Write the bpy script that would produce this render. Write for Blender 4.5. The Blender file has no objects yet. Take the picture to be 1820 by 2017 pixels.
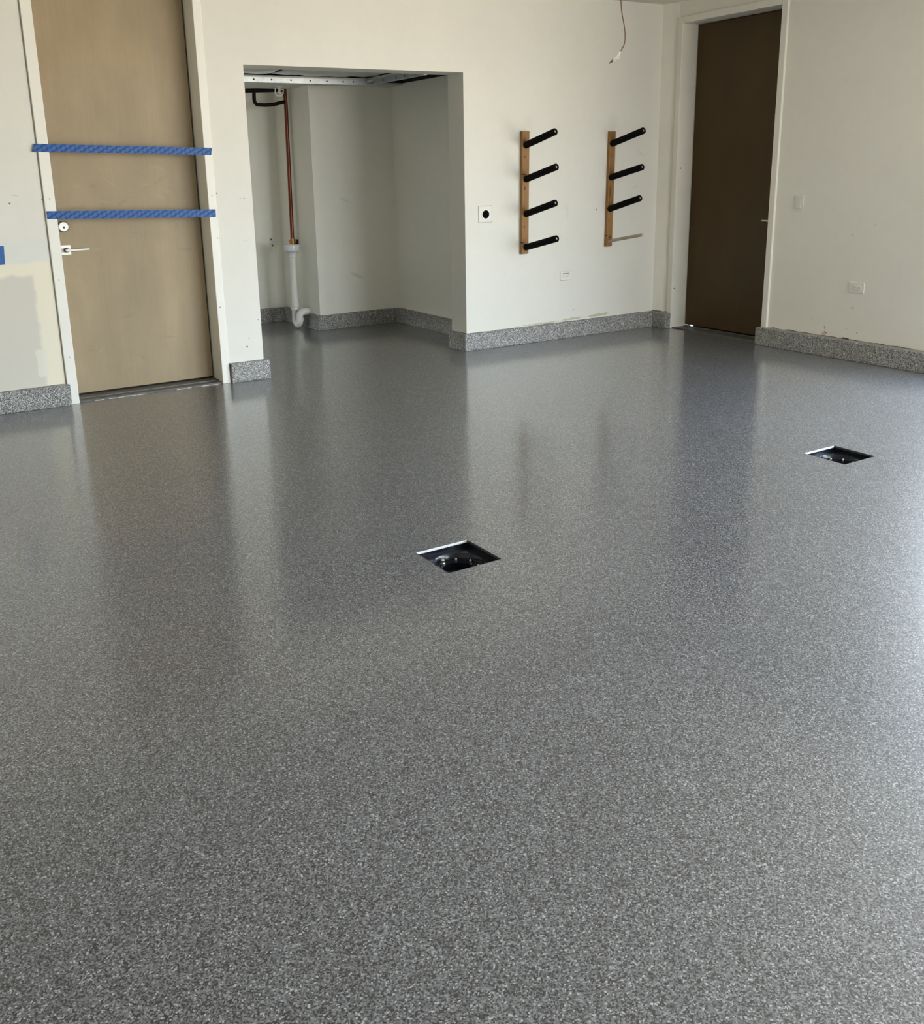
import bpy, bmesh, math, random
from mathutils import Vector, Matrix
random.seed(7)
S = bpy.context.scene
COL = S.collection

# ------------------------------------------------------------------ camera
F_PX, PX, PY = 1884.0, 846.6, 847.1          # focal length and principal point at 1820 x 2017
YAW, PITCH, ROLL = -0.5353, 0.2643, 0.0242
cam_data = bpy.data.cameras.new('camera')
cam = bpy.data.objects.new('camera', cam_data)
COL.objects.link(cam)
c, s = math.cos, math.sin
Rz = Matrix(((c(YAW), -s(YAW), 0), (s(YAW), c(YAW), 0), (0, 0, 1)))
Rx = Matrix(((1, 0, 0), (0, c(-PITCH), -s(-PITCH)), (0, s(-PITCH), c(-PITCH))))
Ry = Matrix(((c(ROLL), 0, s(ROLL)), (0, 1, 0), (-s(ROLL), 0, c(ROLL))))
R = Rz @ Rx @ Ry
right, fwd, up = R.col[0], R.col[1], R.col[2]
M = Matrix.Identity(4)
for i in range(3):
    M[i][0], M[i][1], M[i][2] = right[i], up[i], -fwd[i]
M.translation = Vector((-1.0758, -6.0238, 1.3251))
cam.matrix_world = M
cam_data.sensor_fit = 'HORIZONTAL'
cam_data.sensor_width = 36.0
cam_data.lens = 36.0 * F_PX / 1820.0
cam_data.shift_x = (910.0 - PX) / 1820.0
cam_data.shift_y = (PY - 1008.5) / 1820.0
cam_data.clip_start = 0.05
S.camera = cam

# ------------------------------------------------------------------ world and exposure
S.view_settings.view_transform = 'Standard'
S.view_settings.look = 'None'
S.view_settings.gamma = 1.0
S.view_settings.use_curve_mapping = False
S.view_settings.exposure = 0.0
S.cycles.max_bounces = 10
S.cycles.diffuse_bounces = 8
S.cycles.glossy_bounces = 6
S.cycles.sample_clamp_indirect = 8.0
S.cycles.caustics_reflective = False
S.cycles.caustics_refractive = False

world = bpy.data.worlds.new('daylight')
S.world = world
world.use_nodes = True
wn = world.node_tree
for n in list(wn.nodes):
    wn.nodes.remove(n)
w_out = wn.nodes.new('ShaderNodeOutputWorld')
w_bg = wn.nodes.new('ShaderNodeBackground')
w_ramp = wn.nodes.new('ShaderNodeValToRGB')
w_sep = wn.nodes.new('ShaderNodeSeparateXYZ')
w_map = wn.nodes.new('ShaderNodeMapRange')
w_tc = wn.nodes.new('ShaderNodeTexCoord')
w_map.inputs['From Min'].default_value = -1
w_map.inputs['From Max'].default_value = 1
wn.links.new(w_tc.outputs['Generated'], w_sep.inputs[0])
wn.links.new(w_sep.outputs['Z'], w_map.inputs['Value'])
wn.links.new(w_map.outputs[0], w_ramp.inputs[0])
wn.links.new(w_ramp.outputs[0], w_bg.inputs[0])
wn.links.new(w_bg.outputs[0], w_out.inputs[0])
cr = w_ramp.color_ramp                        # sunlit paving below the horizon, hazy sky above
cr.elements[0].position = 0.0
cr.elements[0].color = (0.94, 0.86, 0.72, 1)
cr.elements[1].position = 1.0
cr.elements[1].color = (0.75, 1.0, 1.4, 1)
for pos, colr in ((0.485, (0.90, 0.82, 0.69, 1)), (0.51, (1.0, 1.12, 1.20, 1)), (0.60, (1.0, 1.17, 1.34, 1))):
    e = cr.elements.new(pos)
    e.color = colr
w_bg.inputs['Strength'].default_value = 14.2

# room extents (metres); origin at the left jamb of the tan door, back wall is y = 0
X0, X1 = -3.2, 4.778
YF = -9.4
CEIL = 2.55
GY0, GY1, GZ = -9.3, -4.6, 2.30              # wide garage door opening in the right wall, beside the camera
FX0, FX1, FZ = 2.7, 4.6, 2.30                # unseen opening added in the front wall to light alcove and corner
WY0, WY1, WZ0, WZ1 = -4.1, -2.76, 0.25, 1.85  # side opening in the right wall


def portal(name, loc, rot, sx, sy):
    ld = bpy.data.lights.new(name, 'AREA')
    ld.shape = 'RECTANGLE'
    ld.size, ld.size_y = sx, sy
    ld.cycles.is_portal = True
    o = bpy.data.objects.new(name, ld)
    o.location = loc
    o.rotation_euler = rot
    COL.objects.link(o)


portal('garage_daylight_portal', (X1 + 0.17, (GY0 + GY1) / 2, GZ / 2), (math.radians(90), 0, math.radians(90)), GY1 - GY0, GZ)
portal('front_daylight_portal', ((FX0 + FX1) / 2, YF - 0.17, FZ / 2), (math.radians(90), 0, 0), FX1 - FX0, FZ)
portal('side_daylight_portal', (X1 + 0.17, (WY0 + WY1) / 2, (WZ0 + WZ1) / 2), (math.radians(90), 0, math.radians(90)), WY1 - WY0, WZ1 - WZ0)


# ------------------------------------------------------------------ helpers: meshes
def bx(bm, x0, x1, y0, y1, z0, z1):
    v = [bm.verts.new(p) for p in ((x0, y0, z0), (x1, y0, z0), (x1, y1, z0), (x0, y1, z0),
                                   (x0, y0, z1), (x1, y0, z1), (x1, y1, z1), (x0, y1, z1))]
    for f in ((0, 3, 2, 1), (4, 5, 6, 7), (0, 1, 5, 4), (1, 2, 6, 5), (2, 3, 7, 6), (3, 0, 4, 7)):
        bm.faces.new([v[i] for i in f])


def prism(bm, pts, z0, z1):
    """vertical prism over a plan polygon given counter-clockwise"""
    a = [bm.verts.new((x, y, z0)) for x, y in pts]
    b = [bm.verts.new((x, y, z1)) for x, y in pts]
    n = len(pts)
    bm.faces.new(list(reversed(a)))
    bm.faces.new(b)
    for i in range(n):
        bm.faces.new((a[i], a[(i + 1) % n], b[(i + 1) % n], b[i]))


def tube(bm, pts, r, seg=16, caps=True):
    pts = [Vector(p) for p in pts]
    rad = r if isinstance(r, (list, tuple)) else [r] * len(pts)
    rings = []
    ref = None
    for i, p in enumerate(pts):
        if i == 0:
            d = pts[1] - p
        elif i == len(pts) - 1:
            d = p - pts[i - 1]
        else:
            d = (pts[i + 1] - p).normalized() + (p - pts[i - 1]).normalized()
        d.normalize()
        if ref is None:
            ref = Vector((0, 0, 1)) if abs(d.z) < 0.9 else Vector((1, 0, 0))
        a = (ref - d * ref.dot(d)).normalized()
        b = d.cross(a)
        ref = a
        rings.append([bm.verts.new(p + (a * math.cos(2 * math.pi * k / seg) + b * math.sin(2 * math.pi * k / seg)) * rad[i]) for k in range(seg)])
    for q in range(len(rings) - 1):
        for k in range(seg):
            bm.faces.new((rings[q][k], rings[q][(k + 1) % seg], rings[q + 1][(k + 1) % seg], rings[q + 1][k]))
    if caps:
        bm.faces.new(list(reversed(rings[0])))
        bm.faces.new(rings[-1])


def arc(cn, a, b, a0, a1, n=10):
    cn, a, b = Vector(cn), Vector(a), Vector(b)
    return [cn + a * math.cos(a0 + (a1 - a0) * i / n) + b * math.sin(a0 + (a1 - a0) * i / n) for i in range(n + 1)]


def obj(name, bm, mat, parent=None, bevel=0.0, smooth=False, seg=2):
    me = bpy.data.meshes.new(name)
    bmesh.ops.recalc_face_normals(bm, faces=bm.faces[:])
    bm.to_mesh(me)
    bm.free()
    o = bpy.data.objects.new(name, me)
    COL.objects.link(o)
    me.materials.append(mat)
    if smooth:
        for p in me.polygons:
            p.use_smooth = True
        md = o.modifiers.new('edge', 'EDGE_SPLIT')
        md.split_angle = math.radians(40)
    if bevel:
        md = o.modifiers.new('bevel', 'BEVEL')
        md.width = bevel
        md.segments = seg
        md.limit_method = 'ANGLE'
    if parent:
        o.parent = parent
        o.matrix_parent_inverse = parent.matrix_world.inverted()
    return o


def thing(name, label, cat, loc=(0, 0, 0), group=None):
    o = bpy.data.objects.new(name, None)
    o.empty_display_size = 0.05
    o.location = loc
    o.matrix_world = Matrix.Translation(loc)
    COL.objects.link(o)
    tag(o, label, cat, group)
    return o


def tag(o, label, cat, group=None):
    o['label'] = label
    o['category'] = cat
    if group:
        o['group'] = group
    return o


def structure(o, label=None):
    o['kind'] = 'structure'
    if label:
        o['label'] = label
    return o


def B():
    return bmesh.new()


# ------------------------------------------------------------------ helpers: materials
class Mat:
    def __init__(self, name, color=(0.8, 0.8, 0.8), rough=0.5, metal=0.0, spec=0.5):
        self.m = bpy.data.materials.new(name)
        self.m.use_nodes = True
        self.t = self.m.node_tree
        self.b = self.t.nodes['Principled BSDF']
        self.b.inputs['Roughness'].default_value = rough
        self.b.inputs['Metallic'].default_value = metal
        self.b.inputs['Specular IOR Level'].default_value = spec
        self.b.inputs['Base Color'].default_value = (*color, 1)
        self.col = None
        self.base = color
        tc = self.n('ShaderNodeTexCoord')
        self.P = tc.outputs['Object']

    def n(self, t, **kw):
        nd = self.t.nodes.new(t)
        for k, v in kw.items():
            setattr(nd, k, v)
        return nd

    def l(self, a, b):
        self.t.links.new(a, b)

    def color_socket(self):
        if self.col is None:
            rgb = self.n('ShaderNodeRGB')
            rgb.outputs[0].default_value = (*self.base, 1)
            self.col = rgb.outputs[0]
        return self.col

    def set_color(self, sock):
        self.col = sock
        self.l(sock, self.b.inputs['Base Color'])

    def noise(self, scale, detail=3, rough=0.5, vec=None, stretch=None):
        nz = self.n('ShaderNodeTexNoise')
        nz.inputs['Scale'].default_value = scale
        nz.inputs['Detail'].default_value = detail
        nz.inputs['Roughness'].default_value = rough
        v = vec or self.P
        if stretch:
            mp = self.n('ShaderNodeMapping')
            mp.inputs['Scale'].default_value = stretch
            self.l(v, mp.inputs[0])
            v = mp.outputs[0]
        self.l(v, nz.inputs['Vector'])
        return nz.outputs['Fac']

    def mr(self, val, a, b, c_, d, smooth=False):
        m = self.n('ShaderNodeMapRange')
        if smooth:
            m.interpolation_type = 'SMOOTHSTEP'
        self.l(val, m.inputs['Value'])
        for k, x in (('From Min', a), ('From Max', b), ('To Min', c_), ('To Max', d)):
            m.inputs[k].default_value = x
        return m.outputs[0]

    def math(self, op, a, b=None, c_=None):
        m = self.n('ShaderNodeMath', operation=op)
        for i, x in enumerate((a, b, c_)):
            if x is None:
                continue
            if isinstance(x, (int, float)):
                m.inputs[i].default_value = x
            else:
                self.l(x, m.inputs[i])
        return m.outputs[0]

    def mix(self, fac, color, mode='MIX'):
        mx = self.n('ShaderNodeMix', data_type='RGBA', blend_type=mode)
        if isinstance(fac, (int, float)):
            mx.inputs['Factor'].default_value = fac
        else:
            self.l(fac, mx.inputs['Factor'])
        self.l(self.color_socket(), mx.inputs[6])
        if isinstance(color, tuple):
            mx.inputs[7].default_value = (*color, 1)
        else:
            self.l(color, mx.inputs[7])
        self.set_color(mx.outputs[2])

    def mottle(self, scale, amp, stretch=None, detail=4):
        f = self.noise(scale, detail, 0.6, stretch=stretch)
        g = self.mr(f, 0.3, 0.7, 1 - amp, 1 + amp)
        cb = self.n('ShaderNodeCombineColor')
        for i in range(3):
            self.l(g, cb.inputs[i])
        self.mix(1.0, cb.outputs[0], 'MULTIPLY')

    def bump(self, sock, strength, dist=0.001):
        bp = self.n('ShaderNodeBump')
        bp.inputs['Strength'].default_value = strength
        bp.inputs['Distance'].default_value = dist
        self.l(sock, bp.inputs['Height'])
        self.l(bp.outputs[0], self.b.inputs['Normal'])

    def spot(self, centre, size, color, axes='xz', rot=0.0, soft=0.35, amount=1.0, wobble=0.0):
        """elliptical mark or painted shadow centred on a point of the surface; size = half axes in metres"""
        mp = self.n('ShaderNodeMapping', vector_type='TEXTURE')
        big = 10.0
        if axes == 'xz':
            mp.inputs['Location'].default_value = (centre[0], 0, centre[1])
            mp.inputs['Rotation'].default_value = (0, -rot, 0)
            mp.inputs['Scale'].default_value = (size[0], big, size[1])
        else:
            mp.inputs['Location'].default_value = (0, centre[0], centre[1])
            mp.inputs['Rotation'].default_value = (rot, 0, 0)
            mp.inputs['Scale'].default_value = (big, size[0], size[1])
        self.l(self.P, mp.inputs[0])
        ln = self.n('ShaderNodeVectorMath', operation='LENGTH')
        self.l(mp.outputs[0], ln.inputs[0])
        d = ln.outputs['Value']
        if wobble:
            w = self.noise(wobble, 2)
            d = self.math('ADD', d, self.mr(w, 0.3, 0.7, -0.35, 0.35))
        self.mix(self.mr(d, 1 - soft, 1 + soft, amount, 0.0, True), color)


def flake(name, base_mul=1.0, gloss=False, tint=(0.94, 0.985, 1.12, 1.035)):
    """grey, white and black paint flakes; the floor has a clear coat over them"""
    m = Mat(name, (0.2, 0.2, 0.2), 0.55, 0, 0.4)
    vor = m.n('ShaderNodeTexVoronoi')
    vor.inputs['Scale'].default_value = 340
    m.l(m.P, vor.inputs['Vector'])
    sep = m.n('ShaderNodeSeparateColor')
    m.l(vor.outputs['Color'], sep.inputs[0])
    rp = m.n('ShaderNodeValToRGB')
    rp.color_ramp.interpolation = 'CONSTANT'
    els = [(0.0, 0.008), (0.15, 0.035), (0.27, 0.12), (0.43, 0.21), (0.64, 0.31), (0.84, 0.46), (0.955, 0.80)]
    e0 = rp.color_ramp.elements
    for i, (p, v) in enumerate(els):
        v *= base_mul
        e = e0[i] if i < 2 else e0.new(p)
        e.position = p
        e.color = (v * tint[0], v * tint[1], v * (tint[2] if i % 2 else tint[3]), 1)
    m.l(sep.outputs[0], rp.inputs[0])
    m.set_color(rp.outputs[0])
    nz = m.noise(700, 2)
    m.mix(m.mr(nz, 0.4, 0.75, 0.0, 0.35), (0.12 * base_mul, 0.12 * base_mul, 0.125 * base_mul))
    m.mottle(1.3, 0.05)
    if gloss:
        m.b.inputs['Roughness'].default_value = 0.40
        m.b.inputs['Specular IOR Level'].default_value = 0.9
        m.b.inputs['Coat Weight'].default_value = 1.0
        m.b.inputs['Coat Roughness'].default_value = 0.075
        m.b.inputs['Coat IOR'].default_value = 1.36
        bp = m.n('ShaderNodeBump')
        bp.inputs['Strength'].default_value = 0.2
        bp.inputs['Distance'].default_value = 0.0012
        b1 = m.noise(160, 3)
        m.l(bp.outputs[0], m.b.inputs['Normal'])
        m.l(b1, bp.inputs['Height'])
        m.l(bp.outputs[0], m.b.inputs['Coat Normal'])
    else:
        m.bump(sep.outputs[1], 0.3, 0.001)
    return m.m


def wall_mat(name, col=(0.725, 0.708, 0.645)):
    m = Mat(name, col, 0.62, 0, 0.35)
    m.mottle(1.4, 0.025)
    m.mottle(14, 0.012)
    return m


def finish_wall(m):
    n = m.noise(260, 3)
    m.bump(n, 0.08, 0.0008)
    return m.m


def gap_line(m, z, thick=0.005):
    """thin open joint where the drywall stops short above the curb"""
    sp = m.n('ShaderNodeSeparateXYZ')
    m.l(m.P, sp.inputs[0])
    w = m.noise(9, 3)
    lim = m.math('ADD', m.mr(w, 0.35, 0.7, -thick * 0.7, thick), z)
    f = m.math('LESS_THAN', sp.outputs['Z'], lim)
    m.mix(m.math('MULTIPLY', f, 0.9), (0.035, 0.03, 0.022))


HC = 0.1293      # curb height
TC = 0.032       # curb thickness

# back wall
mb = wall_mat('white drywall back')
DK = (0.16, 0.15, 0.13)
for x, z, r in ((0.975, 1.221, .004), (1.127, 1.185, .003), (1.154, 1.184, .004), (-0.246, 1.203, .005), (-0.069, 1.219, .004),
                (1.101, 0.227, .006), (1.116, 0.283, .003), (2.971, 1.06, .003), (4.092, 0.998, .006), (3.875, 0.218, .004), (1.19, 0.40, .003)):
    mb.spot((x, z), (r, r), DK)
for x, z, a, b_, rt, am in ((-0.213, 1.247, .02, .003, -.2, .4), (1.3, 1.3, .03, .02, .3, .12), (3.80, 0.98, .012, .05, .1, .12), (3.78, 1.03, .03, .02, .1, .1),
                            (4.55, 1.42, .03, .006, -.7, .3), (4.5, 1.16, .02, .008, .4, .25), (1.15, 0.92, .02, .003, .1, .3), (3.42, 1.66, .05, .05, 0, .08), (4.24, 1.67, .04, .05, 0, .15)):  # last two are soft shadows painted on the wall above the racks
    mb.spot((x, z), (a, b_), (0.4, 0.38, 0.33), rot=rt, amount=am, soft=0.8)
# unpainted drywall patch with cream filler round it, lower left
CREAM = (0.80, 0.74, 0.58)


def soft_box(m, x0, x1, z0, z1, e, color, amount=1.0, wob=0.012):
    sp = m.n('ShaderNodeSeparateXYZ')
    m.l(m.P, sp.inputs[0])
    w = m.mr(m.noise(11, 3), 0.3, 0.7, -wob, wob)
    X = m.math('ADD', sp.outputs['X'], w)
    Z = m.math('ADD', sp.outputs['Z'], w)
    f = m.mr(X, x0 - e, x0 + e, 0, 1, True)
    f = m.math('MULTIPLY', f, m.mr(X, x1 - e, x1 + e, 1, 0, True))
    f = m.math('MULTIPLY', f, m.mr(Z, z0 - e, z0 + e, 0, 1, True))
    f = m.math('MULTIPLY', f, m.mr(Z, z1 - e, z1 + e, 1, 0, True))
    m.mix(m.math('MULTIPLY', f, amount), color)


soft_box(mb, -1.1, -0.062, -0.1, 0.99, 0.03, (0.66, 0.67, 0.65), 0.35, 0.03)
soft_box(mb, -1.1, -0.066, -0.1, 0.868, 0.012, CREAM, 0.85)
soft_box(mb, -1.1, -0.172, -0.1, 0.795, 0.016, (0.60, 0.565, 0.50), 0.9, 0.012)
soft_box(mb, -0.212, -0.15, 0.19, 0.355, 0.006, (0.74, 0.71, 0.62), 0.8, 0.006)
# torn paint above the curb
for x, z, a, b_, rt in ((3.55, 0.138, .19, .006, 0), (3.85, 0.146, .12, .008, 0.03), (4.13, 0.150, .11, .012, .03)):
    mb.spot((x, z), (a, b_), (0.50, 0.47, 0.34), rot=rt, soft=0.3, wobble=25)
gap_line(mb, HC + 0.001, 0.003)
M_BACK = finish_wall(mb)

# right wall
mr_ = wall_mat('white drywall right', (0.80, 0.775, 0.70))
for y, z, r in ((-2.001, .913, .004), (-1.837, .84, .003), (-1.938, .183, .005), (-1.856, .205, .003), (-1.565, .242, .003)):
    mr_.spot((y, z), (r, r), DK, 'yz')
mr_.spot((-1.677, .189), (.003, .015), DK, 'yz', rot=-.3)
mr_.spot((-1.885, .349), (.012, .003), DK, 'yz', rot=.5)
mr_.spot((-1.673, .140), (.022, .018), (0.60, 0.47, 0.37), 'yz', soft=0.2, wobble=60)
mr_.spot((-1.69, .155), (.018, .004), DK, 'yz', soft=0.3, rot=.5)
mr_.spot((-1.855, .132), (.03, .008), (0.10, 0.07, 0.05), 'yz', soft=0.3, wobble=40)
gap_line(mr_, HC + 0.003, 0.006)
M_RIGHT = finish_wall(mr_)

# alcove walls
ma = wall_mat('white drywall alcove', (0.86, 0.845, 0.77))
for x, z, r in ((2.26, .755, .009), (2.27, .70, .009)):
    ma.spot((x, z), (r, r), (0.08, 0.08, 0.07))
ma.spot((2.75, .45), (.06, .012), (0.45, 0.44, 0.40), rot=-.4, amount=.35, soft=.8)
ma.spot((2.66, 1.1), (.05, .01), (0.45, 0.44, 0.40), rot=-.4, amount=.25, soft=.8)
gap_line(ma, HC + 0.001, 0.002)
M_ALC = finish_wall(ma)
M_PLAIN = finish_wall(wall_mat('white drywall'))
mc = wall_mat('white ceiling', (0.72, 0.70, 0.64))
mc.mottle(3.5, 0.08)
M_CEIL = finish_wall(mc)

M_FLOOR = flake('flake epoxy floor', 0.64, True)
M_CURB = flake('flake epoxy curb', 1.28, False, (1.02, 1.0, 0.98, 0.93))

m = Mat('painted steel frame', (0.82, 0.80, 0.73), 0.5, 0, 0.35)
m.mottle(3, 0.03)
for x, z in ((-0.034, 0.756), (-0.028, 0.292), (-0.03, 1.222), (0.955, 0.945), (0.935, 0.506), (0.94, 1.21)):
    m.spot((x, z), (.0035, .0035), (0.1, 0.1, 0.09))
M_FRAME = m.m
m = Mat('painted steel frame right', (0.78, 0.75, 0.665), 0.5, 0, 0.35)
m.mottle(3, 0.03)
for x, z in ((4.79, 0.33), (4.80, 1.3)):
    m.spot((x, z), (.007, .006), (0.06, 0.05, 0.05))
M_FRAME2 = m.m


def door_mat(name, col, scuffs=()):
    m = Mat(name, col, 0.45, 0, 0.28)
    m.mottle(2.6, 0.13, stretch=(1.0, 1.0, 0.5))
    m.mottle(60, 0.03, stretch=(1.0, 1.0, 0.05))
    m.mottle(260, 0.09)
    for x, z, a, b_, rt, dark in scuffs:
        m.spot((x, z), (a, b_), tuple(v * dark for v in col), rot=rt, amount=0.38, soft=0.9, wobble=30)
    return m.m


SC = []
rnd = random.Random(3)
for k in range(26):
    SC.append((rnd.uniform(0.05, 0.88), rnd.choice((rnd.uniform(0.8, 1.0), rnd.uniform(1.15, 1.43), rnd.uniform(1.15, 1.46), rnd.uniform(.2, .5))),
               rnd.uniform(.012, .045), rnd.uniform(.003, .010), rnd.uniform(-.8, .8), rnd.choice((.72, .78, 1.2))))
M_TAN = door_mat('tan wood veneer', (0.335, 0.262, 0.162), SC)
M_BROWN = door_mat('dark brown wood veneer', (0.060, 0.035, 0.009))
M_STEEL = Mat('satin steel', (0.86, 0.85, 0.80), 0.28, 1.0).m
m = Mat('satin nickel white', (0.88, 0.87, 0.82), 0.4, 0.1)
M_NICKEL = m.m
M_BLACK = Mat('black', (0.012, 0.012, 0.012), 0.6).m
M_VOID = Mat('matt black socket', (0.003, 0.003, 0.003), 0.9, 0, 0.05).m
M_DARK = Mat('dark cavity', (0.02, 0.019, 0.018), 0.9).m
m = Mat('aluminium threshold', (0.13, 0.125, 0.115), 0.5, 0.3)
m.mottle(30, 0.25, stretch=(1, 1, 1))
M_THRESH = m.m

# ------------------------------------------------------------------ floor
D1 = (0.620, -3.342, 0.1105)
D2 = (2.750, -3.321, 0.1105)
bm = B()
xs = sorted({X0 - 0.15, D1[0] - D1[2], D1[0] + D1[2], D2[0] - D2[2], D2[0] + D2[2], 5.2})
ys = sorted({YF - 0.3, D1[1] - D1[2], D1[1] + D1[2], D2[1] - D2[2], D2[1] + D2[2], 2.6})
vv = {}
for i, x in enumerate(xs):
    for j, y in enumerate(ys):
        vv[i, j] = bm.verts.new((x, y, 0))
for i in range(len(xs) - 1):
    for j in range(len(ys) - 1):
        cx, cy = (xs[i] + xs[i + 1]) / 2, (ys[j] + ys[j + 1]) / 2
        if any(abs(cx - d[0]) < d[2] and abs(cy - d[1]) < d[2] for d in (D1, D2)):
            continue
        bm.faces.new((vv[i, j], vv[i + 1, j], vv[i + 1, j + 1], vv[i, j + 1]))
structure(obj('floor', bm, M_FLOOR), 'glossy grey speckled flake epoxy garage floor')

# ------------------------------------------------------------------ walls
WT = 0.206
O1, O2, OH = 1.2098, 2.8409, 1.9927
DL0, DL1 = 0.0, 0.914          # left door clear opening
FL0, FL1 = -0.060, 0.966       # outer edges of its frame
DH = 2.389
FH = DH + 0.05
bm = B()
bx(bm, X0, FL0 - 0.008, 0, WT, HC - .02, CEIL)
bx(bm, FL0 - 0.008, FL1, 0, WT, FH, CEIL)
bx(bm, FL1, O1, 0, WT, HC - .02, CEIL)
bx(bm, O1, O2, 0, WT, OH, CEIL)
bx(bm, O2, 4.7344, 0, WT, HC - .02, CEIL)
structure(obj('wall_back', bm, M_BACK), 'off-white drywall back wall with a square-cut alcove opening')
# alcove shell
AX1, AY1, CHX, BY, AZ = 3.154, 1.62, 2.373, 2.366, 2.03
for nm, box_, lab in (
        ('wall_alcove_back', (0.8, CHX, BY, BY + .1, HC - .02, 2.6), 'deepest alcove wall behind the pipes'),
        ('wall_alcove_chase', (CHX, AX1 + .1, AY1, BY + .1, HC - .02, 2.6), 'boxed-out chase wall facing the alcove opening'),
        ('wall_alcove_right', (AX1, AX1 + .1, WT, AY1, HC - .02, 2.6), 'right side wall of the alcove'),
        ('wall_alcove_left', (0.8, 0.9, WT, BY, HC - .02, 2.6), None),
        ('ceiling', (0.8, AX1 + .1, WT, BY + .1, 2.6, 2.65), None)):
    bm = B()
    bx(bm, *box_)
    structure(obj(nm, bm, M_ALC), lab)

# right wall: a short return to the dark door, then the long run
YD1, YD2 = -0.1912, -1.1325
RF = 4.760                       # face of the steel frame
LEAF = 4.926
bm = B()
prism(bm, [(4.7344, 0.0), (X1, YD1 + .05), (X1 + .15, YD1 + .05), (X1 + .15, WT), (4.7344, WT)][::-1], HC - .02, CEIL)
bx(bm, X1, X1 + .15, YD2 - .05, YD1 + .05, FH, CEIL)
bx(bm, X1, X1 + .15, WY1, YD2 - .05, HC - .02, CEIL)
bx(bm, X1, X1 + .15, WY0, WY1, WZ1, CEIL)
bx(bm, X1, X1 + .15, WY0, WY1, 0, WZ0)
bx(bm, X1, X1 + .15, GY1, WY0, 0, CEIL)
bx(bm, X1, X1 + .15, GY0, GY1, GZ, CEIL)
bx(bm, X1, X1 + .15, YF, GY0, 0, CEIL)
structure(obj('wall_right', bm, M_RIGHT), 'off-white drywall right wall beyond the dark brown door')
bm = B()
bx(bm, X0 - .15, X0, YF - .15, WT, 0, CEIL)
structure(obj('wall_left', bm, M_PLAIN))
bm = B()
bx(bm, X0, FX0, YF - .15, YF, 0, CEIL)
bx(bm, FX1, X1 + .15, YF - .15, YF, 0, CEIL)
bx(bm, FX0, FX1, YF - .15, YF, FZ, CEIL)
structure(obj('wall_front', bm, M_PLAIN))
bm = B()
bx(bm, X0 - .15, X1 + .15, YF - .15, WT, CEIL, CEIL + .1)
structure(obj('ceiling', bm, M_CEIL), 'off-white garage ceiling just visible in the top corner')

# ------------------------------------------------------------------ curbs (coved baseboards in the floor's flakes)
bv = 0.004
bm = B()
bx(bm, X0, -0.047, -TC, WT, 0, HC)
structure(obj('baseboard_left', bm, M_CURB, bevel=bv), 'grey speckled curb left of the tan door')
bm = B()
prism(bm, [(0.972, -TC), (O1 + TC, -TC), (O1 + TC, WT + .0), (0.972, WT)], 0, HC)
structure(obj('baseboard_middle', bm, M_CURB, bevel=bv), 'short grey speckled curb between the tan door and alcove')
bm = B()
prism(bm, [(O2 - TC, -TC), (4.7344 - TC, -TC), (4.7344 - TC, YD1), (RF + .001, YD1), (RF + .001, YD1 + .05), (4.78, YD1 + .05), (4.78, WT), (O2 - TC, WT)], 0, HC)
structure(obj('baseboard_back', bm, M_CURB, bevel=bv), 'long grey speckled curb under the two wall racks')
bm = B()
prism(bm, [(4.7344 - TC, WY1), (X1 + .15, WY1), (X1 + .15, YD2 - .05), (RF - .001, YD2 - .05), (RF - .001, YD2), (4.7344 - TC, YD2)], 0, HC)
structure(obj('baseboard_right', bm, M_CURB, bevel=bv), 'grey speckled curb right of the dark brown door')
bm = B()
t2 = 0.028
prism(bm, [(0.9, BY - t2), (CHX - t2, BY - t2), (CHX - t2, AY1 - t2), (AX1 - t2, AY1 - t2), (AX1 - t2, WT), (AX1 + .06, WT), (AX1 + .06, AY1 + .05),
           (CHX + .05, AY1 + .05), (CHX + .05, BY + .05), (0.9, BY + .05)], 0, HC)
structure(obj('baseboard_alcove', bm, M_CURB, bevel=bv), 'darker grey speckled curb around the inside of the alcove')


# ------------------------------------------------------------------ doors
def anchor(name, loc, label):
    o = bpy.data.objects.new(name, None)
    o.matrix_world = Matrix.Translation(loc)
    o.empty_display_size = 0.1
    COL.objects.link(o)
    return structure(o, label)


# door 1: tan door in the back wall
d1 = anchor('door_1', (0.457, 0.1, 0), 'tan wood door in a white steel frame, crossed by two blue tapes')
LY = 0.162                       # leaf face
bm = B()
pr = -0.012
bx(bm, FL0, DL0, pr, WT, 0, FH)
bx(bm, DL1, FL1, pr + .004, WT, 0, FH)
bx(bm, DL0, DL1, pr, WT, DH, FH)
obj('door_frame', bm, M_FRAME, d1, bevel=0.003)
bm = B()
bx(bm, DL0, DL0 + .012, LY + .05, WT, 0, DH)
bx(bm, DL1 - .012, DL1, LY + .05, WT, 0, DH)
bx(bm, DL0, DL1, WT - .01, WT + .02, 0, FH)
obj('door_stop', bm, M_DARK, d1)
bm = B()
bx(bm, FL0 - .03, FL0 + .002, 0.006, WT, 0, FH)
obj('caulk_joint', bm, Mat('grey joint', (0.50, 0.49, 0.45), 0.8).m, d1)
bm = B()
bx(bm, DL0 + .003, DL1 - .011, LY, LY + .044, 0.026, DH - .003)
leaf1 = obj('door_leaf', bm, M_TAN, d1, bevel=0.0015)
bm = B()
bx(bm, DL0, DL1, 0.012, 0.075, 0.0, 0.010)
bx(bm, DL0, DL1, 0.075, WT, 0.0, 0.016)
bx(bm, DL0, DL1, 0.006, 0.012, 0.0, 0.006)
obj('threshold', bm, M_THRESH, d1, bevel=0.001)
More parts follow.
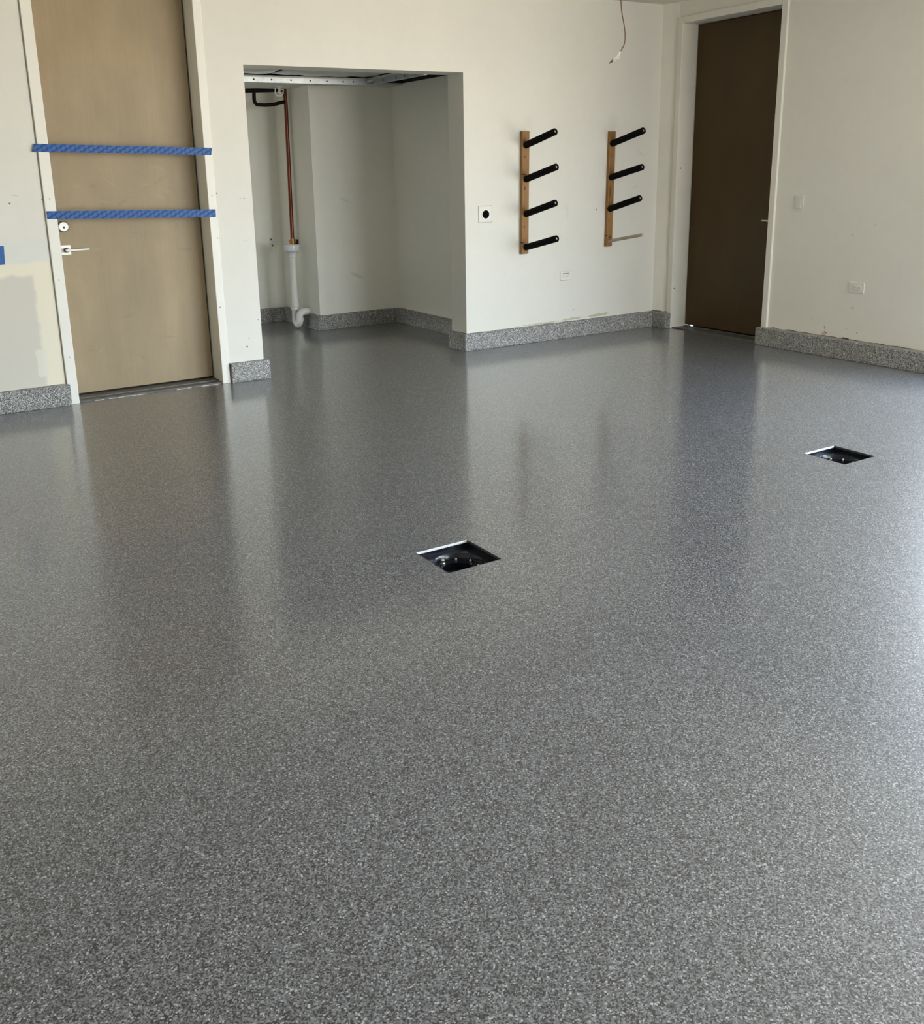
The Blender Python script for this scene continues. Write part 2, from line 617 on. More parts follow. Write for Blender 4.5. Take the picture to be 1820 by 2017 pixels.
# pale torn caulk strip in front of the threshold
bm = B()
x = DL0 + 0.02
rr = random.Random(5)
while x < DL1 - 0.02:
    w = rr.uniform(0.01, 0.07)
    y = 0.002 + rr.uniform(-.004, .004)
    if rr.random() < 0.5:
        bx(bm, x, min(x + w, DL1), y, y + rr.uniform(.001, .004), 0.0, 0.003)
    x += w + rr.uniform(.0, .03)
obj('sealant_bead', bm, Mat('cream sealant', (0.62, 0.60, 0.52), 0.6).m, d1)
# deadbolt
bm = B()
bz, bxc = 1.054, 0.058
tube(bm, [(bxc, LY, bz), (bxc, LY - .014, bz), (bxc, LY - .020, bz)], [.029, .029, .0255], 32)
db = obj('deadbolt', bm, M_NICKEL, leaf1, smooth=True)
bm = B()
tube(bm, [(bxc, LY, bz), (bxc, LY - .010, bz)], .0325, 32)
obj('deadbolt_shade_ring', bm, M_BLACK, leaf1, smooth=True)  # black ring stands in for the shadow and gap round the deadbolt
# keyway of the deadbolt, in the same leaf
bm = B()
tube(bm, [(bxc + .001, LY - .0195, bz - .003), (bxc + .001, LY - .0215, bz - .003)], .0055, 16)
bx(bm, bxc - .001, bxc + .003, LY - .0235, LY - .0214, bz - .011, bz - .002)
obj('keyway', bm, M_BLACK, leaf1)
# lever
lz, lx = 0.915, 0.0575
bm = B()
bx(bm, lx - .028, lx + .028, LY - .008, LY, lz - .029, lz + .029)
obj('lever_rose', bm, M_NICKEL, leaf1, bevel=0.002)
bm = B()
tube(bm, [(lx, LY - .008, lz), (lx, LY - .030, lz)], .014, 20)
obj('lever_neck', bm, M_BLACK, leaf1, smooth=True)
bm = B()
tube(bm, [(lx, LY - .030, lz), (lx, LY - .048, lz)], .009, 20)
tube(bm, [(lx - .006, LY - .050, lz), (lx + .004, LY - .052, lz), (lx + .06, LY - .052, lz), (lx + .128, LY - .050, lz + .001)], [.0075, .0070, .0062, .0058], 14)
lever = obj('door_handle', bm, M_NICKEL, leaf1, smooth=True)
lever['label'] = 'satin nickel lever handle'

# door 2: dark door in the right wall
d2 = anchor('door_2', (4.85, -0.66, 0), 'dark brown wood door in a white steel frame')
bm = B()
bx(bm, RF, LEAF + .06, YD1, YD1 + .05, 0, FH)
bx(bm, RF, LEAF + .06, YD2 - .05, YD2, 0, FH)
bx(bm, RF, LEAF + .06, YD2, YD1, DH, FH)
obj('door_frame', bm, M_FRAME2, d2, bevel=0.004)
bm = B()
bx(bm, LEAF, LEAF + .044, YD2 + .004, YD1 - .008, 0.021, DH - .008)
leaf2 = obj('door_leaf', bm, M_BROWN, d2, bevel=0.0015)
bm = B()
bx(bm, LEAF + .05, LEAF + .062, YD2, YD1, 0.05, DH)
bx(bm, LEAF + .05, LEAF + .062, YD2, YD1 - .048, 0.0, 0.05)
bx(bm, LEAF + .05, LEAF + .062, YD1 - .012, YD1, 0.0, 0.05)
obj('door_stop', bm, M_DARK, d2)
bm = B()
bx(bm, RF + .02, RF + .028, YD2, YD1, 0.0, 0.008)
bx(bm, RF + .028, LEAF - .01, YD2, YD1, 0.0, 0.006)
bx(bm, LEAF - .01, LEAF + .06, YD2, YD1, 0.0, 0.010)
obj('threshold', bm, M_THRESH, d2, bevel=0.001)
bm = B()
hz = 0.905
tube(bm, [(LEAF, -1.075, hz), (LEAF - .045, -1.075, hz)], .0095, 16)
tube(bm, [(LEAF - .045, -1.082, hz), (LEAF - .047, -1.07, hz), (LEAF - .047, -0.975, hz)], [.006, .006, .005], 12)
bx(bm, LEAF - .008, LEAF, -1.105, -1.05, hz - .028, hz + .028)
h2 = obj('door_handle', bm, M_NICKEL, leaf2, smooth=True)


# ------------------------------------------------------------------ blue tape
def tape_mat(name, pattern=True, w=0.046):
    m = Mat(name, (0.045, 0.130, 0.37), 0.5, 0, 0.25)
    uvn = m.n('ShaderNodeUVMap')
    sp = m.n('ShaderNodeSeparateXYZ')
    m.l(uvn.outputs[0], sp.inputs[0])
    U, V = sp.outputs['X'], sp.outputs['Y']
    if pattern:
        a, b_ = 0.052, 0.0155

        def cell(du, dv, su, sv, rot, colr, amt):
            p = m.math('SUBTRACT', m.math('WRAP', m.math('ADD', U, du), a, 0.0), a / 2)
            q = m.math('SUBTRACT', m.math('WRAP', m.math('ADD', V, dv), 2 * b_, 0.0), b_)
            cr_, sr = math.cos(rot), math.sin(rot)
            A = m.math('ADD', m.math('MULTIPLY', p, cr_ / su), m.math('MULTIPLY', q, sr / su))
            C_ = m.math('ADD', m.math('MULTIPLY', p, -sr / sv), m.math('MULTIPLY', q, cr_ / sv))
            d = m.math('MAXIMUM', m.math('ABSOLUTE', A), m.math('ABSOLUTE', C_))
            m.mix(m.mr(d, 0.8, 1.1, amt, 0, True), colr)
        for k, (du, dv) in enumerate(((0, 0), (a / 2, b_))):
            cell(du, dv, .0150, .0052, 0.75, (0.014, 0.058, 0.20), 0.95)
            cell(du + .004, dv - .003, .012, .0018, 0.75, (0.008, 0.04, 0.16), 0.8)
            cell(du + a / 2, dv, .0028, .0022, 0.2, (0.010, 0.04, 0.17), 0.9)
        m.mottle(50, 0.06)
    else:
        m.mottle(20, 0.05)
    return m.m


def ribbon(name, stations, z_w, mat, label, parent=None, torn=0.0):
    """thin strip: stations = (x, y, ztop, zbottom) along its length"""
    bm = B()
    uv = bm.loops.layers.uv.new('UVMap')
    rows = []
    L = 0
    prev = None
    for x, y, zt, zb in stations:
        if prev is not None:
            L += math.dist(prev, (x, y))
        prev = (x, y)
        rows.append((bm.verts.new((x, y, zt)), bm.verts.new((x, y, zb)), L, zt - zb))
    for q in range(len(rows) - 1):
        a0, b0, l0, w0 = rows[q]
        a1, b1, l1, w1 = rows[q + 1]
        f = bm.faces.new((a0, b0, b1, a1))
        for lp, u in zip(f.loops, ((l0, w0), (l0, 0), (l1, 0), (l1, w1))):
            lp[uv].uv = u
    o = obj(name, bm, mat, parent)
    md = o.modifiers.new('thick', 'SOLIDIFY')
    md.thickness = 0.0004
    md.offset = 0
    return o


M_TAPE = tape_mat('patterned blue painter tape')
M_TAPE2 = tape_mat('plain blue painter tape', False)
TY = pr - 0.0012


def tape(zl, zr, wl, wr, xl, xr, skew_l, label):
    st = []
    N = 24
    for i in range(N + 1):
        u = i / N
        x = xl + (xr - xl) * u
        zt = zl + (zr - zl) * u
        w = wl + (wr - wl) * u
        y = TY + (0.003 * math.sin(math.pi * (x) / 0.914) if 0 < x < 0.914 else 0)
        st.append([x, y, zt, zt - w])
    o = ribbon('painter_tape', st, None, M_TAPE, label)
    # slanted torn start
    me = o.data
    me.vertices[0].co.x += skew_l[0]
    me.vertices[1].co.x += skew_l[1]
    me.vertices[2 * N].co.x += skew_l[2]
    me.vertices[2 * N + 1].co.x += skew_l[3]
    tag(o, label, 'tape', 'blue tape strips across the tan door')


tape(1.529, 1.497, 0.045, 0.044, -0.088, 0.957, (0.012, -0.004, 0.006, -0.002), 'upper patterned blue tape strip stretched across the tan door')
tape(1.153, 1.124, 0.045, 0.047, -0.056, 0.953, (0, 0.0, 0.001, 0.001), 'lower patterned blue tape strip just above the door lock')
o = ribbon('painter_tape', [(-0.42, -0.0008, 0.969, 0.862), (-0.36, -0.0008, 0.969, 0.862), (-0.307, -0.0008, 0.969, 0.863)], None, M_TAPE2, '')
o.data.vertices[5].co.x += -.007
tag(o, 'plain blue tape piece on the wall left of the tan door', 'tape')

# ------------------------------------------------------------------ wall racks with pegs


def pine(name, marks):
    m = Mat(name, (0.285, 0.150, 0.050), 0.5, 0, 0.3)
    m.mottle(7, 0.10, stretch=(5, 5, 0.5))
    m.mottle(60, 0.10, stretch=(3, 3, 0.08))
    for x, z, a, b_, rt in marks:
        m.spot((x, z), (a, b_), (0.055, 0.018, 0.008), rot=rt, soft=0.25)
    return m.m


M_PINE1 = pine('pine one', ((3.356, 1.410, .007, .007, 0), (3.360, 1.184, .005, .014, .1), (3.355, 1.285, .022, .003, 0), (3.357, .900, .006, .007, 0), (3.335, .784, .018, .005, -.6)))
M_PINE2 = pine('pine two', ((4.201, 1.412, .005, .008, 0), (4.200, 1.13, .004, .052, -.01), (4.194, .907, .005, .006, 0), (4.207, .778, .008, .006, 0), (4.18, .79, .004, .004, 0)))
M_FOAM = Mat('black foam', (0.004, 0.004, 0.0045), 0.85, 0, 0.08)
M_FOAM.mottle(40, 0.25)
M_FOAM = M_FOAM.m
md_ = Mat('pale dowel', (0.36, 0.30, 0.22), 0.6)
md_.mottle(40, 0.15, stretch=(1, .2, 1))
M_DOWEL = md_.m


def rack(name, xl, xr, xbl, xbr, zt, zb, pegs, mat, label):
    """leaning board: xl/xr at the top, xbl/xbr at the bottom"""
    t = 0.032
    r = thing(name, label, 'wall rack', ((xl + xr) / 2, 0, (zt + zb) / 2), 'wall racks of padded pegs')
    bm = B()
    v = []
    for y in (0, -t):
        for (x, z) in ((xbl, zb), (xbr, zb), (xr, zt), (xl, zt)):
            v.append(bm.verts.new((x, y, z)))
    for f in ((3, 2, 1, 0), (4, 5, 6, 7), (0, 1, 5, 4), (1, 2, 6, 5), (2, 3, 7, 6), (3, 0, 4, 7)):
        bm.faces.new([v[i] for i in f])
    obj('backboard', bm, mat, r, bevel=0.002)
    for (bx_, bz_, tx, ty, tz, padded) in pegs:
        base = Vector((bx_, -t + .004, bz_))
        tip = Vector((tx, ty, tz))
        d = (tip - base).normalized()
        bm = B()
        tube(bm, [base, tip - d * .003], .0085, 16)
        if not padded:
            bm.free()
            bm = B()
            tube(bm, [base, tip - d * .004, tip], [.0125, .0125, .010], 16)
        p = obj('peg', bm, M_DOWEL, r, smooth=True)
        if padded:
            bm = B()
            R0, R1 = .0245, .0090
            a = base - d * .002
            b_ = tip + d * .002
            prof = [(a, R1), (a, R0 - .002), (a + d * .003, R0), (b_ - d * .006, R0), (b_ - d * .001, R0 - .004), (b_, R0 - .009), (b_, R1)]
            tube(bm, [q[0] + d * 1e-5 * i for i, q in enumerate(prof)], [q[1] for q in prof], 24, caps=False)
            obj('foam_sleeve', bm, M_FOAM, p, smooth=True)
        else:
            p['label'] = 'bare wooden peg without a foam sleeve'
    return r


rack('wall_rack', 3.338, 3.402, 3.334, 3.396, 1.596, 0.696,
     [(3.368, 1.494, 3.376, -.372, 1.577, 1), (3.372, 1.249, 3.378, -.388, 1.334, 1), (3.372, 0.994, 3.376, -.384, 1.081, 1), (3.373, 0.745, 3.376, -.403, 0.828, 1)],
     M_PINE1, 'wooden wall rack with four black foam pegs, nearer the alcove')
rack('wall_rack', 4.190, 4.246, 4.178, 4.236, 1.594, 0.703,
     [(4.212, 1.500, 4.215, -.377, 1.584, 1), (4.208, 1.243, 4.212, -.379, 1.318, 1), (4.203, 0.999, 4.208, -.371, 1.088, 1), (4.20, 0.745, 4.212, -.404, 0.811, 0)],
     M_PINE2, 'wooden wall rack near the corner, its lowest peg bare wood')

# ------------------------------------------------------------------ plates on the walls
M_PLATE = Mat('white plastic plate', (0.745, 0.73, 0.67), 0.5, 0, 0.3).m
M_PLATE_R = Mat('white plastic plate painted', (0.77, 0.745, 0.67), 0.45).m


def plate_back(bm, x0, x1, z0, z1, t=0.005, y=0.0):
    bx(bm, x0, x1, y - t, y, z0, z1)


M_GAP = Mat('paint gap', (0.30, 0.29, 0.25), 0.7).m
w = thing('round_receptacle', 'square white plate with one round black socket left of the racks', 'power socket', (3.018, 0, 1.007))
bm = B()
plate_back(bm, 2.960, 3.076, 0.949, 1.066, .004)
obj('cover_plate', bm, M_PLATE, w, bevel=.0015)
bm = B()
plate_back(bm, 2.9575, 3.0785, 0.9465, 1.0685, .0008)
obj('paint_gap', bm, M_GAP, w)
bm = B()
tube(bm, [(3.020, -.003, 1.006), (3.020, -.0075, 1.006)], .0365, 32)
obj('collar', bm, Mat('bright white plastic', (0.86, 0.85, 0.82), 0.35).m, w, smooth=True)
bm = B()
tube(bm, [(3.020, -.004, 1.006), (3.020, -.0095, 1.006)], .0305, 32)
obj('socket', bm, M_VOID, w, smooth=True)


def outlet(label, frame, dims, mats, decora):
    """frame(u, out, v) -> world; u along the wall, v up"""
    W_, H_ = dims
    t = thing('wall_outlet', label, 'outlet', frame(0, 0, 0))

    def bar(bm, u0, u1, o0, o1, v0, v1):
        P = [frame(u, o_, v) for u in (u0, u1) for o_ in (o0, o1) for v in (v0, v1)]
        a = [min(p[i] for p in P) for i in range(3)]
        b_ = [max(p[i] for p in P) for i in range(3)]
        bx(bm, a[0], b_[0], a[1], b_[1], a[2], b_[2])
    bm = B()
    bar(bm, -W_ / 2, W_ / 2, 0, .005, -H_ / 2, H_ / 2)
    obj('cover_plate', bm, mats[0], t, bevel=.0015)
    if decora:
        bm = B()
        bar(bm, -W_ / 2 - .001, W_ / 2 + .001, 0, .0008, -H_ / 2 - .003, H_ / 2 + .001)
        obj('paint_gap', bm, M_GAP, t)
    bm = B()
    bar(bm, -.0335, .0335, .004, .0075, -.0165, .0165)
    face = obj('outlet_face', bm, mats[1], t, bevel=.001)
    for sgn in (-1, 1):
        bm = B()
        c0 = sgn * .021
        bar(bm, c0 - .006, c0 + .002, .007, .0078, .0045, .0068)
        bar(bm, c0 - .006, c0 + .002, .007, .0078, -.0068, -.0045)
        bar(bm, c0 + .006, c0 + .0095, .007, .0078, -.002, .002)
        obj('slots', bm, mats[2], face)
    if decora:
        bm = B()
        bar(bm, -.006, .006, .007, .0085, -.006, -.002)
        obj('test_button', bm, mats[2], face)
        bm = B()
        bar(bm, -.034, .034, .0049, .0064, .0166, .0205)
        obj('top_gap', bm, mats[2], face)
    return t


M_SLOT = Mat('slot grey', (0.07, 0.065, 0.06), 0.6).m
outlet('white outlet low on the back wall between the two racks', lambda u, o_, v: (3.787 + u, -o_, 0.497 + v), (.112, .068), (M_PLATE, M_PLATE, M_SLOT), True)
outlet('off-white outlet low on the right wall', lambda u, o_, v: (X1 - o_, -1.906 - u, 0.490 + v), (.112, .068), (M_PLATE_R, M_PLATE_R, M_SLOT), False)
sw = thing('light_switch', 'off-white rocker switch on the wall right of the dark door', 'light switch', (X1, -1.385, 1.041))
bm = B()
bx(bm, X1 - .004, X1, -1.42, -1.35, .983, 1.099)
obj('cover_plate', bm, M_PLATE_R, sw, bevel=.001)
bm = B()
bx(bm, X1 - .0045, X1 - .003, -1.4025, -1.3675, 1.006, 1.076)
obj('surround', bm, Mat('switch gap', (0.35, 0.34, 0.30), 0.5).m, sw)
bm = B()
bx(bm, X1 - .008, X1 - .003, -1.4010, -1.3690, 1.0075, 1.073)
obj('rocker', bm, M_PLATE_R, sw, bevel=.001)

# ------------------------------------------------------------------ hanging wire
PXW = []


def on_ray(u, v, y):
    q = R @ Vector(((u - PX) / F_PX, 1.0, -(v - PY) / F_PX))
    C0 = Vector((-1.0758, -6.0238, 1.3251))
    k = (y - C0.y) / q.y
    return C0 + q * k


WY = -1.2
wire = thing('hanging_cable', 'thin reddish-brown cable dangling from the ceiling with a stripped end', 'cable', (3.3, WY, CEIL))
# points were measured once on the photograph and are kept here as world positions
pts = [on_ray(u, v, WY) for u, v in ((1223.2, -2), (1223.6, 12), (1224.5, 22), (1228, 42), (1230.5, 58), (1231.3, 72), (1230.5, 84), (1227, 93), (1222.5, 101))]
top = pts[0].copy()
pts = [Vector((top.x - .01, top.y, CEIL + .002)), Vector((top.x - .004, top.y, (top.z + CEIL) / 2))] + pts


def smooth_path(p, n=6):
    out = []
    for i in range(len(p) - 1):
        p0, p1, p2, p3 = p[max(i - 1, 0)], p[i], p[i + 1], p[min(i + 2, len(p) - 1)]
        for k in range(n):
            t = k / n
            out.append(0.5 * ((2 * p1) + (-p0 + p2) * t + (2 * p0 - 5 * p1 + 4 * p2 - p3) * t * t + (-p0 + 3 * p1 - 3 * p2 + p3) * t ** 3))
    out.append(p[-1])
    return out


bm = B()
tube(bm, smooth_path(pts), .0032, 10)
obj('sheath', bm, Mat('red brown sheath', (0.13, 0.045, 0.030), 0.5).m, wire, smooth=True)
e = pts[-1]
ends = [((1219, 105), (1214, 112), (1208, 117)), ((1220, 107), (1216, 114), (1210, 121.5)), ((1221.5, 106), (1220.5, 112), (1218, 118))]
for k, tr in enumerate(ends):
    bm = B()
    tube(bm, smooth_path([e] + [on_ray(u, v, WY + .004 * (k - 1)) for u, v in tr], 4), .0016, 8)
    obj('conductor', bm, Mat('white conductor', (0.75, 0.73, 0.66), 0.5).m, wire, smooth=True)
bm = B()
a, b_ = on_ray(1208, 116.5, WY), on_ray(1200.5, 125, WY)
tube(bm, [a, a.lerp(b_, .5), b_], [.002, .0035, .003], 10)
c0 = on_ray(1205.5, 123, WY)
tube(bm, [a.lerp(b_, .4), c0], [.003, .004], 10)
obj('connector', bm, M_BLACK, wire, smooth=True)

# ------------------------------------------------------------------ alcove ceiling
bm = B()
TX, TYY = 2.66, 1.12             # inner corner of the open bay
H0, H1, HY0, HY1 = 2.745, 3.152, 0.56, 1.42
z0, z1 = AZ, AZ + .016
bx(bm, 0.9, TX, TYY, BY, z0, z1)
bx(bm, TX, H0, WT, BY, z0, z1)
bx(bm, H0, AX1, WT, HY0, z0, z1)
bx(bm, H0, AX1, HY1, AY1 + .01, z0, z1)
structure(obj('ceiling', bm, Mat('alcove ceiling board', (0.60, 0.59, 0.56), 0.7).m), 'grey drywall ceiling board inside the alcove')
m = Mat('galvanised steel', (0.50, 0.54, 0.56), 0.38, 0.75)
m.mottle(12, 0.18)
M_GALV = m.m


def track(pts, label, screws):
    t = thing('metal_track', label, 'metal track', pts[0], 'galvanised tracks framing the alcove ceiling bay')
    (x0, y0, _), (x1, y1, _) = pts
    bm = B()
    if abs(x1 - x0) > abs(y1 - y0):
        bx(bm, x0, x1, y0 - .0015, y0 + .0015, AZ - .036, AZ + .004)
        bx(bm, x0, x1, y0 - .028, y0, AZ - .037, AZ - .0345)
        bx(bm, x0, x1, y0, y0 + .03, AZ - .003, AZ - .0005)
    else:
        bx(bm, x0 - .0015, x0 + .0015, y0, y1, AZ - .036, AZ + .004)
        bx(bm, x0 - .028, x0, y0, y1, AZ - .037, AZ - .0345)
        bx(bm, x0, x0 + .03, y0, y1, AZ - .003, AZ - .0005)
    obj('channel', bm, M_GALV, t)
    for u in screws:
        bm = B()
        x, y = x0 + (x1 - x0) * u, y0 + (y1 - y0) * u
        if abs(x1 - x0) > abs(y1 - y0):
            tube(bm, [(x, y - .001, AZ - .014), (x, y - .005, AZ - .014)], .006, 10)
        else:
            tube(bm, [(x - .001, y, AZ - .014), (x - .005, y, AZ - .014)], .006, 10)
        obj('screw', bm, M_BLACK, t)


track(((0.9, TYY, AZ), (TX, TYY, AZ)), 'long galvanised metal track running across the alcove ceiling', (.46, .54, .63, .72, .80, .88, .93))
track(((TX + .03, TYY - .05, AZ), (TX + .03, 0.24, AZ)), 'short galvanised metal track running towards the opening', (.2, .45, .6, .8))
m = Mat('grey sheet', (0.42, 0.43, 0.42), 0.42, 0.1)
m.mottle(4, 0.2)
M_SHEET = m.m


def sheet(x0, x1, y0, y1, dz, label):
    bm = B()
    n = 14
    g = [[bm.verts.new((x0 + (x1 - x0) * i / n, y0 + (y1 - y0) * j / n,
                        AZ + 0.020 - dz * math.sin(math.pi * i / n) ** 1.0 * (0.3 + 0.7 * math.sin(math.pi * j / n)) + .004 * math.sin(i * 1.7 + j))) for j in range(n + 1)] for i in range(n + 1)]
    for i in range(n):
        for j in range(n):
            bm.faces.new((g[i][j], g[i + 1][j], g[i + 1][j + 1], g[i][j + 1]))
    o = obj('ceiling_sheet', bm, M_SHEET, smooth=True)
    md = o.modifiers.new('thick', 'SOLIDIFY')
    md.thickness = .004
    md.offset = 1
    tag(o, label, 'sheet', 'loose sheets above the alcove ceiling bay')


sheet(0.95, 1.78, WT + .005, 1.05, .022, 'loose grey ceiling sheet at the left of the alcove bay')
sheet(1.80, 2.64, WT + .005, 1.03, .026, 'loose grey ceiling sheet beside the short metal track')
bm = B()
bx(bm, 0.9, AX1, WT, 2.36, 2.30, 2.32)
bx(bm, H1 - .0, AX1 + .05, HY0 - .1, HY1 + .1, AZ + .016, 2.3)
bx(bm, H0 - .1, AX1, HY1, HY1 + .02, AZ + .016, 2.3)
structure(obj('ceiling', bm, M_DARK), 'dark void above the open square hole in the alcove ceiling')

# small wire clip under the alcove ceiling
cy = 1.80
pc = [(549 + dx, 180 + dy) for dx, dy in ((-7, -7), (-7, 4), (-3, 9), (5, 9), (9, 4), (9, -3), (4, -4))]
clip = thing('pipe_hanger', 'small pale wire clip hanging from the alcove ceiling above the pipe', 'hanger', on_ray(549, 171, cy))
bm = B()
for poly in (pc, [(549, 171 - 2), (549, 185)], [(551.5, 172), (551.5, 186)], [(542, 170), (556, 170.5)]):
    tube(bm, [on_ray(u, v, cy) for u, v in poly], .0040, 8)
obj('wire_frame', bm, Mat('pale wire', (0.85, 0.85, 0.82), 0.4, 0.0).m, clip)

# ------------------------------------------------------------------ copper riser and drain
mcop = Mat('copper', (0.17, 0.045, 0.028), 0.26, 0.75)
mcop.mottle(9, 0.35, stretch=(1, 1, .5))
M_COP = mcop.m
PYY = 2.02
cp = thing('copper_pipe', 'copper water pipe running down the alcove corner with a dark side loop', 'pipe', (2.30, PYY, 0.72))
ptop = on_ray(560.5, 178, PYY)
p2 = on_ray(563, 205, PYY)
pb = on_ray(576.2, 476, PYY)
bm = B()
tube(bm, [Vector((ptop.x, PYY, AZ)), p2, pb], .0165, 16)
obj('riser', bm, M_COP, cp, smooth=True)
M_IRON = Mat('dark oxidised pipe', (0.006, 0.003, 0.003), 0.6, 0.0, 0.15).m
bm = B()
lp = [on_ray(500, 176, PYY), on_ray(500.5, 195, PYY), on_ray(501.5, 201, PYY), on_ray(506, 206, PYY), on_ray(522, 207, PYY), on_ray(538, 206, PYY - .02), on_ray(562, 200, PYY)]
tube(bm, [lp[0]] + lp[1:], .0155, 14)
obj('side_loop', bm, M_IRON, cp, smooth=True)
bm = B()
a, b_ = on_ray(478, 179, PYY), on_ray(556, 177, PYY)
tube(bm, [Vector((1.2, PYY, a.z)), a, b_], .017, 14)
obj('supply_line', bm, M_IRON, cp, smooth=True)
bm = B()
tube(bm, [pb + Vector((-.03, .0, .0)), pb + Vector((.03, 0, .0))], .017, 14)
tube(bm, [pb + Vector((0, 0, .03)), pb + Vector((0, 0, -.02))], .021, 14)
obj('fitting', bm, Mat('brass fitting', (0.50, 0.26, 0.10), 0.35, 0.9).m, cp, smooth=True)
bm = B()
bx(bm, pb.x + .028, CHX, PYY - .02, PYY + .02, pb.z - .028, pb.z + .018)
obj('wall_bracket', bm, M_BLACK, cp, bevel=.003)

M_PVC = Mat('white pvc', (0.74, 0.73, 0.68), 0.35)
M_PVC.mottle(12, 0.06)
M_PVC = M_PVC.m
DY = 1.90
dt = on_ray(574, 482, DY)
dbm = on_ray(580.5, 598, DY)
drn = thing('standpipe', 'white plastic standpipe with a cup top and curved trap into the wall', 'drain pipe', (dbm.x, DY, 0.0))
bm = B()
zt = dt.z + .012
cx_ = (dt.x + 0) - .006
k = 1 / 228.0


def lathe(bm, x, y, prof, seg=28, lean=0.0):
    zt_ = prof[0][1]
    rings = []
    for r_, z in prof:
        xx = x + lean * (zt_ - z)
        rings.append([bm.verts.new((xx + r_ * math.cos(2 * math.pi * i / seg), y + r_ * math.sin(2 * math.pi * i / seg), z)) for i in range(seg)])
    for q in range(len(rings) - 1):
        for i in range(seg):
            bm.faces.new((rings[q][i], rings[q][(i + 1) % seg], rings[q + 1][(i + 1) % seg], rings[q + 1][i]))


zc = dt.z
lathe(bm, dt.x, DY, [(.054, zc - .03), (.058, zc), (.069, zc), (.070, zc - .004), (.067, zc - .050), (.050, zc - .062), (.038, zc - .076), (.0365, zc - .082), (.0365, zc - .108), (.030, zc - .110)])
obj('cup', bm, Mat('grey white pvc', (0.70, 0.71, 0.71), 0.3).m, drn, smooth=True)
bm = B()
tube(bm, [(dt.x + .001, DY, zc - .100), (dbm.x, DY, dbm.z)], .0305, 24)
obj('pipe', bm, M_PVC, drn, smooth=True)
bm = B()
xb = dbm.x
zb = dbm.z
lathe(bm, xb, DY, [(.0305, zb + .006), (.036, zb + .004), (.0365, zb - .024), (.033, zb - .026), (.033, zb - .03), (.0375, zb - .033), (.0375, zb - .052), (.031, zb - .056)])
obj('slip_nut', bm, M_PVC, drn, smooth=True)
# trap: down, under, and up into an elbow entering the chase wall
bm = B()
tz = .076
v1 = Vector((xb, DY, 0))
dr = Vector((0.004, -0.084, 0))
ddir = dr.normalized()
rad = dr.length / 2
path = [(xb, DY, zb - .050), (xb, DY, tz)]
path += [tuple(v1 + dr / 2 + Vector((0, 0, tz)) + ddir * (-rad) * math.cos(t) + Vector((0, 0, -rad)) * math.sin(t)) for t in [math.pi * i / 10 for i in range(1, 11)]]
e0 = v1 + dr
path.append((e0.x, e0.y, tz + .03))
tube(bm, path, .0295, 20)
obj('trap_bend', bm, M_PVC, drn, smooth=True)
bm = B()
tube(bm, [(e0.x, e0.y, tz - .004), (e0.x, e0.y, tz + .022)], .0345, 22)
obj('coupling', bm, M_PVC, drn, smooth=True)
bm = B()
er = .042
pe = [(e0.x, e0.y, tz + .02)] + [(e0.x + er - er * math.cos(t), e0.y, tz + .032 + er * math.sin(t)) for t in [math.pi / 2 * i / 8 for i in range(9)]]
pe.append((CHX - .004, e0.y, pe[-1][2]))
tube(bm, pe, .0305, 20)
obj('elbow', bm, M_PVC, drn, smooth=True)
bm = B()
tube(bm, [(CHX - .012, e0.y, pe[-1][2]), (CHX + .0, e0.y, pe[-1][2])], .042, 24)
obj('wall_flange', bm, M_PVC, drn, smooth=True)

# ------------------------------------------------------------------ floor drains
M_PIT = Mat('black drain enamel', (0.006, 0.009, 0.016), 0.2, 0.0, 0.35).m
M_RIM_SHADED = Mat('drain rim with painted shade', (0.05, 0.05, 0.048), 0.6).m  # three drain sides coloured dark to paint in their shade
M_RIM_LIT = Mat('drain rim with painted light', (0.66, 0.67, 0.66), 0.45, 0.0)  # far drain side coloured pale to paint in the daylight on it
M_RIM_LIT.mottle(220, 0.5)
M_RIM_LIT = M_RIM_LIT.m


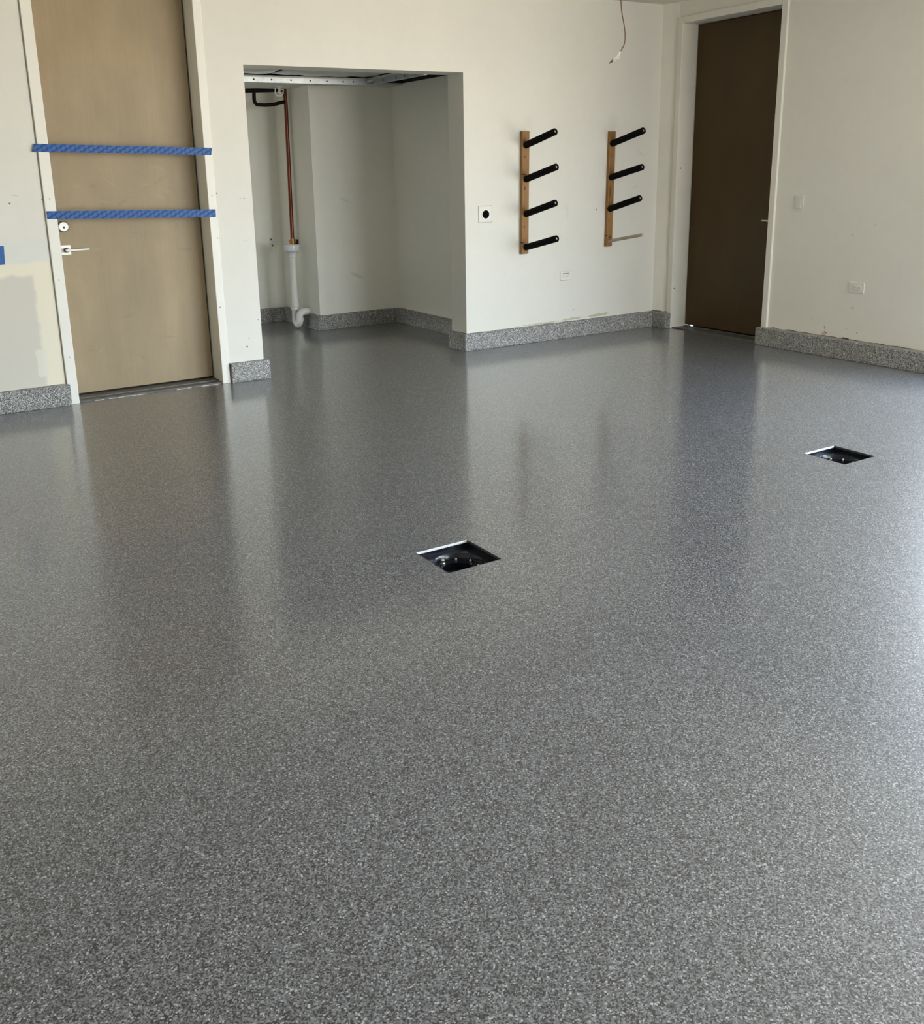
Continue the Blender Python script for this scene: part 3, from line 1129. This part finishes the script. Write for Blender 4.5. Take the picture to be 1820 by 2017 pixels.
def drain(x, y, h, label):
    t = thing('floor_drain', label, 'floor drain', (x, y, 0), 'square floor drains')
    g = .0
    h -= g
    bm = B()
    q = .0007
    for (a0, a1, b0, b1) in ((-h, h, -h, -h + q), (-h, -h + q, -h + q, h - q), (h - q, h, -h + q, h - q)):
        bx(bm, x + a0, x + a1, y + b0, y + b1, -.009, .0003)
    obj('rim', bm, M_RIM_SHADED, t)
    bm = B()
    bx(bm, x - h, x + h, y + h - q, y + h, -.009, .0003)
    obj('rim_lit', bm, M_RIM_LIT, t)
    bm = B()
    for (a0, a1, b0, b1) in ((-h, h, h - .003, h), (-h, h, -h, -h + .003), (-h, -h + .003, -h + .003, h - .003), (h - .003, h, -h + .003, h - .003)):
        bx(bm, x + a0, x + a1, y + b0, y + b1, -.10, -.0088)
    # deck with a round opening
    seg = 48
    ro = .092
    zp = -.026
    ring = [bm.verts.new((x + ro * math.cos(2 * math.pi * i / seg), y + ro * math.sin(2 * math.pi * i / seg), zp)) for i in range(seg)]
    sq = []
    for i in range(seg):
        a = 2 * math.pi * i / seg
        k_ = (h - .001) / max(abs(math.cos(a)), abs(math.sin(a)))
        sq.append(bm.verts.new((x + k_ * math.cos(a), y + k_ * math.sin(a), zp)))
    for i in range(seg):
        bm.faces.new((ring[i], ring[(i + 1) % seg], sq[(i + 1) % seg], sq[i]))
    obj('housing', bm, M_PIT, t)
    bm = B()
    prof = [(.092, -.026), (.088, -.024), (.084, -.030), (.080, -.046), (.066, -.050), (.058, -.050), (.054, -.075), (.0001, -.078)]
    lathe(bm, x, y, prof, 48)
    obj('bowl', bm, M_PIT, t, smooth=True)
    for k_ in range(8):
        a = math.radians(20 + 45 * k_)
        bm = B()
        px, py_ = x + .072 * math.cos(a), y + .072 * math.sin(a)
        if k_ % 4 == 2:
            tube(bm, [(px, py_, -.048), (px, py_, -.034), (px, py_, -.031)], [.007, .007, .004], 12)
            tube(bm, [(px, py_, -.049), (px, py_, -.045)], .011, 14)
        else:
            tube(bm, [(px, py_, -.048), (px, py_, -.040), (px, py_, -.038)], [.0045, .0045, .003], 12)
        obj('bolt', bm, M_STEEL, t, smooth=True)


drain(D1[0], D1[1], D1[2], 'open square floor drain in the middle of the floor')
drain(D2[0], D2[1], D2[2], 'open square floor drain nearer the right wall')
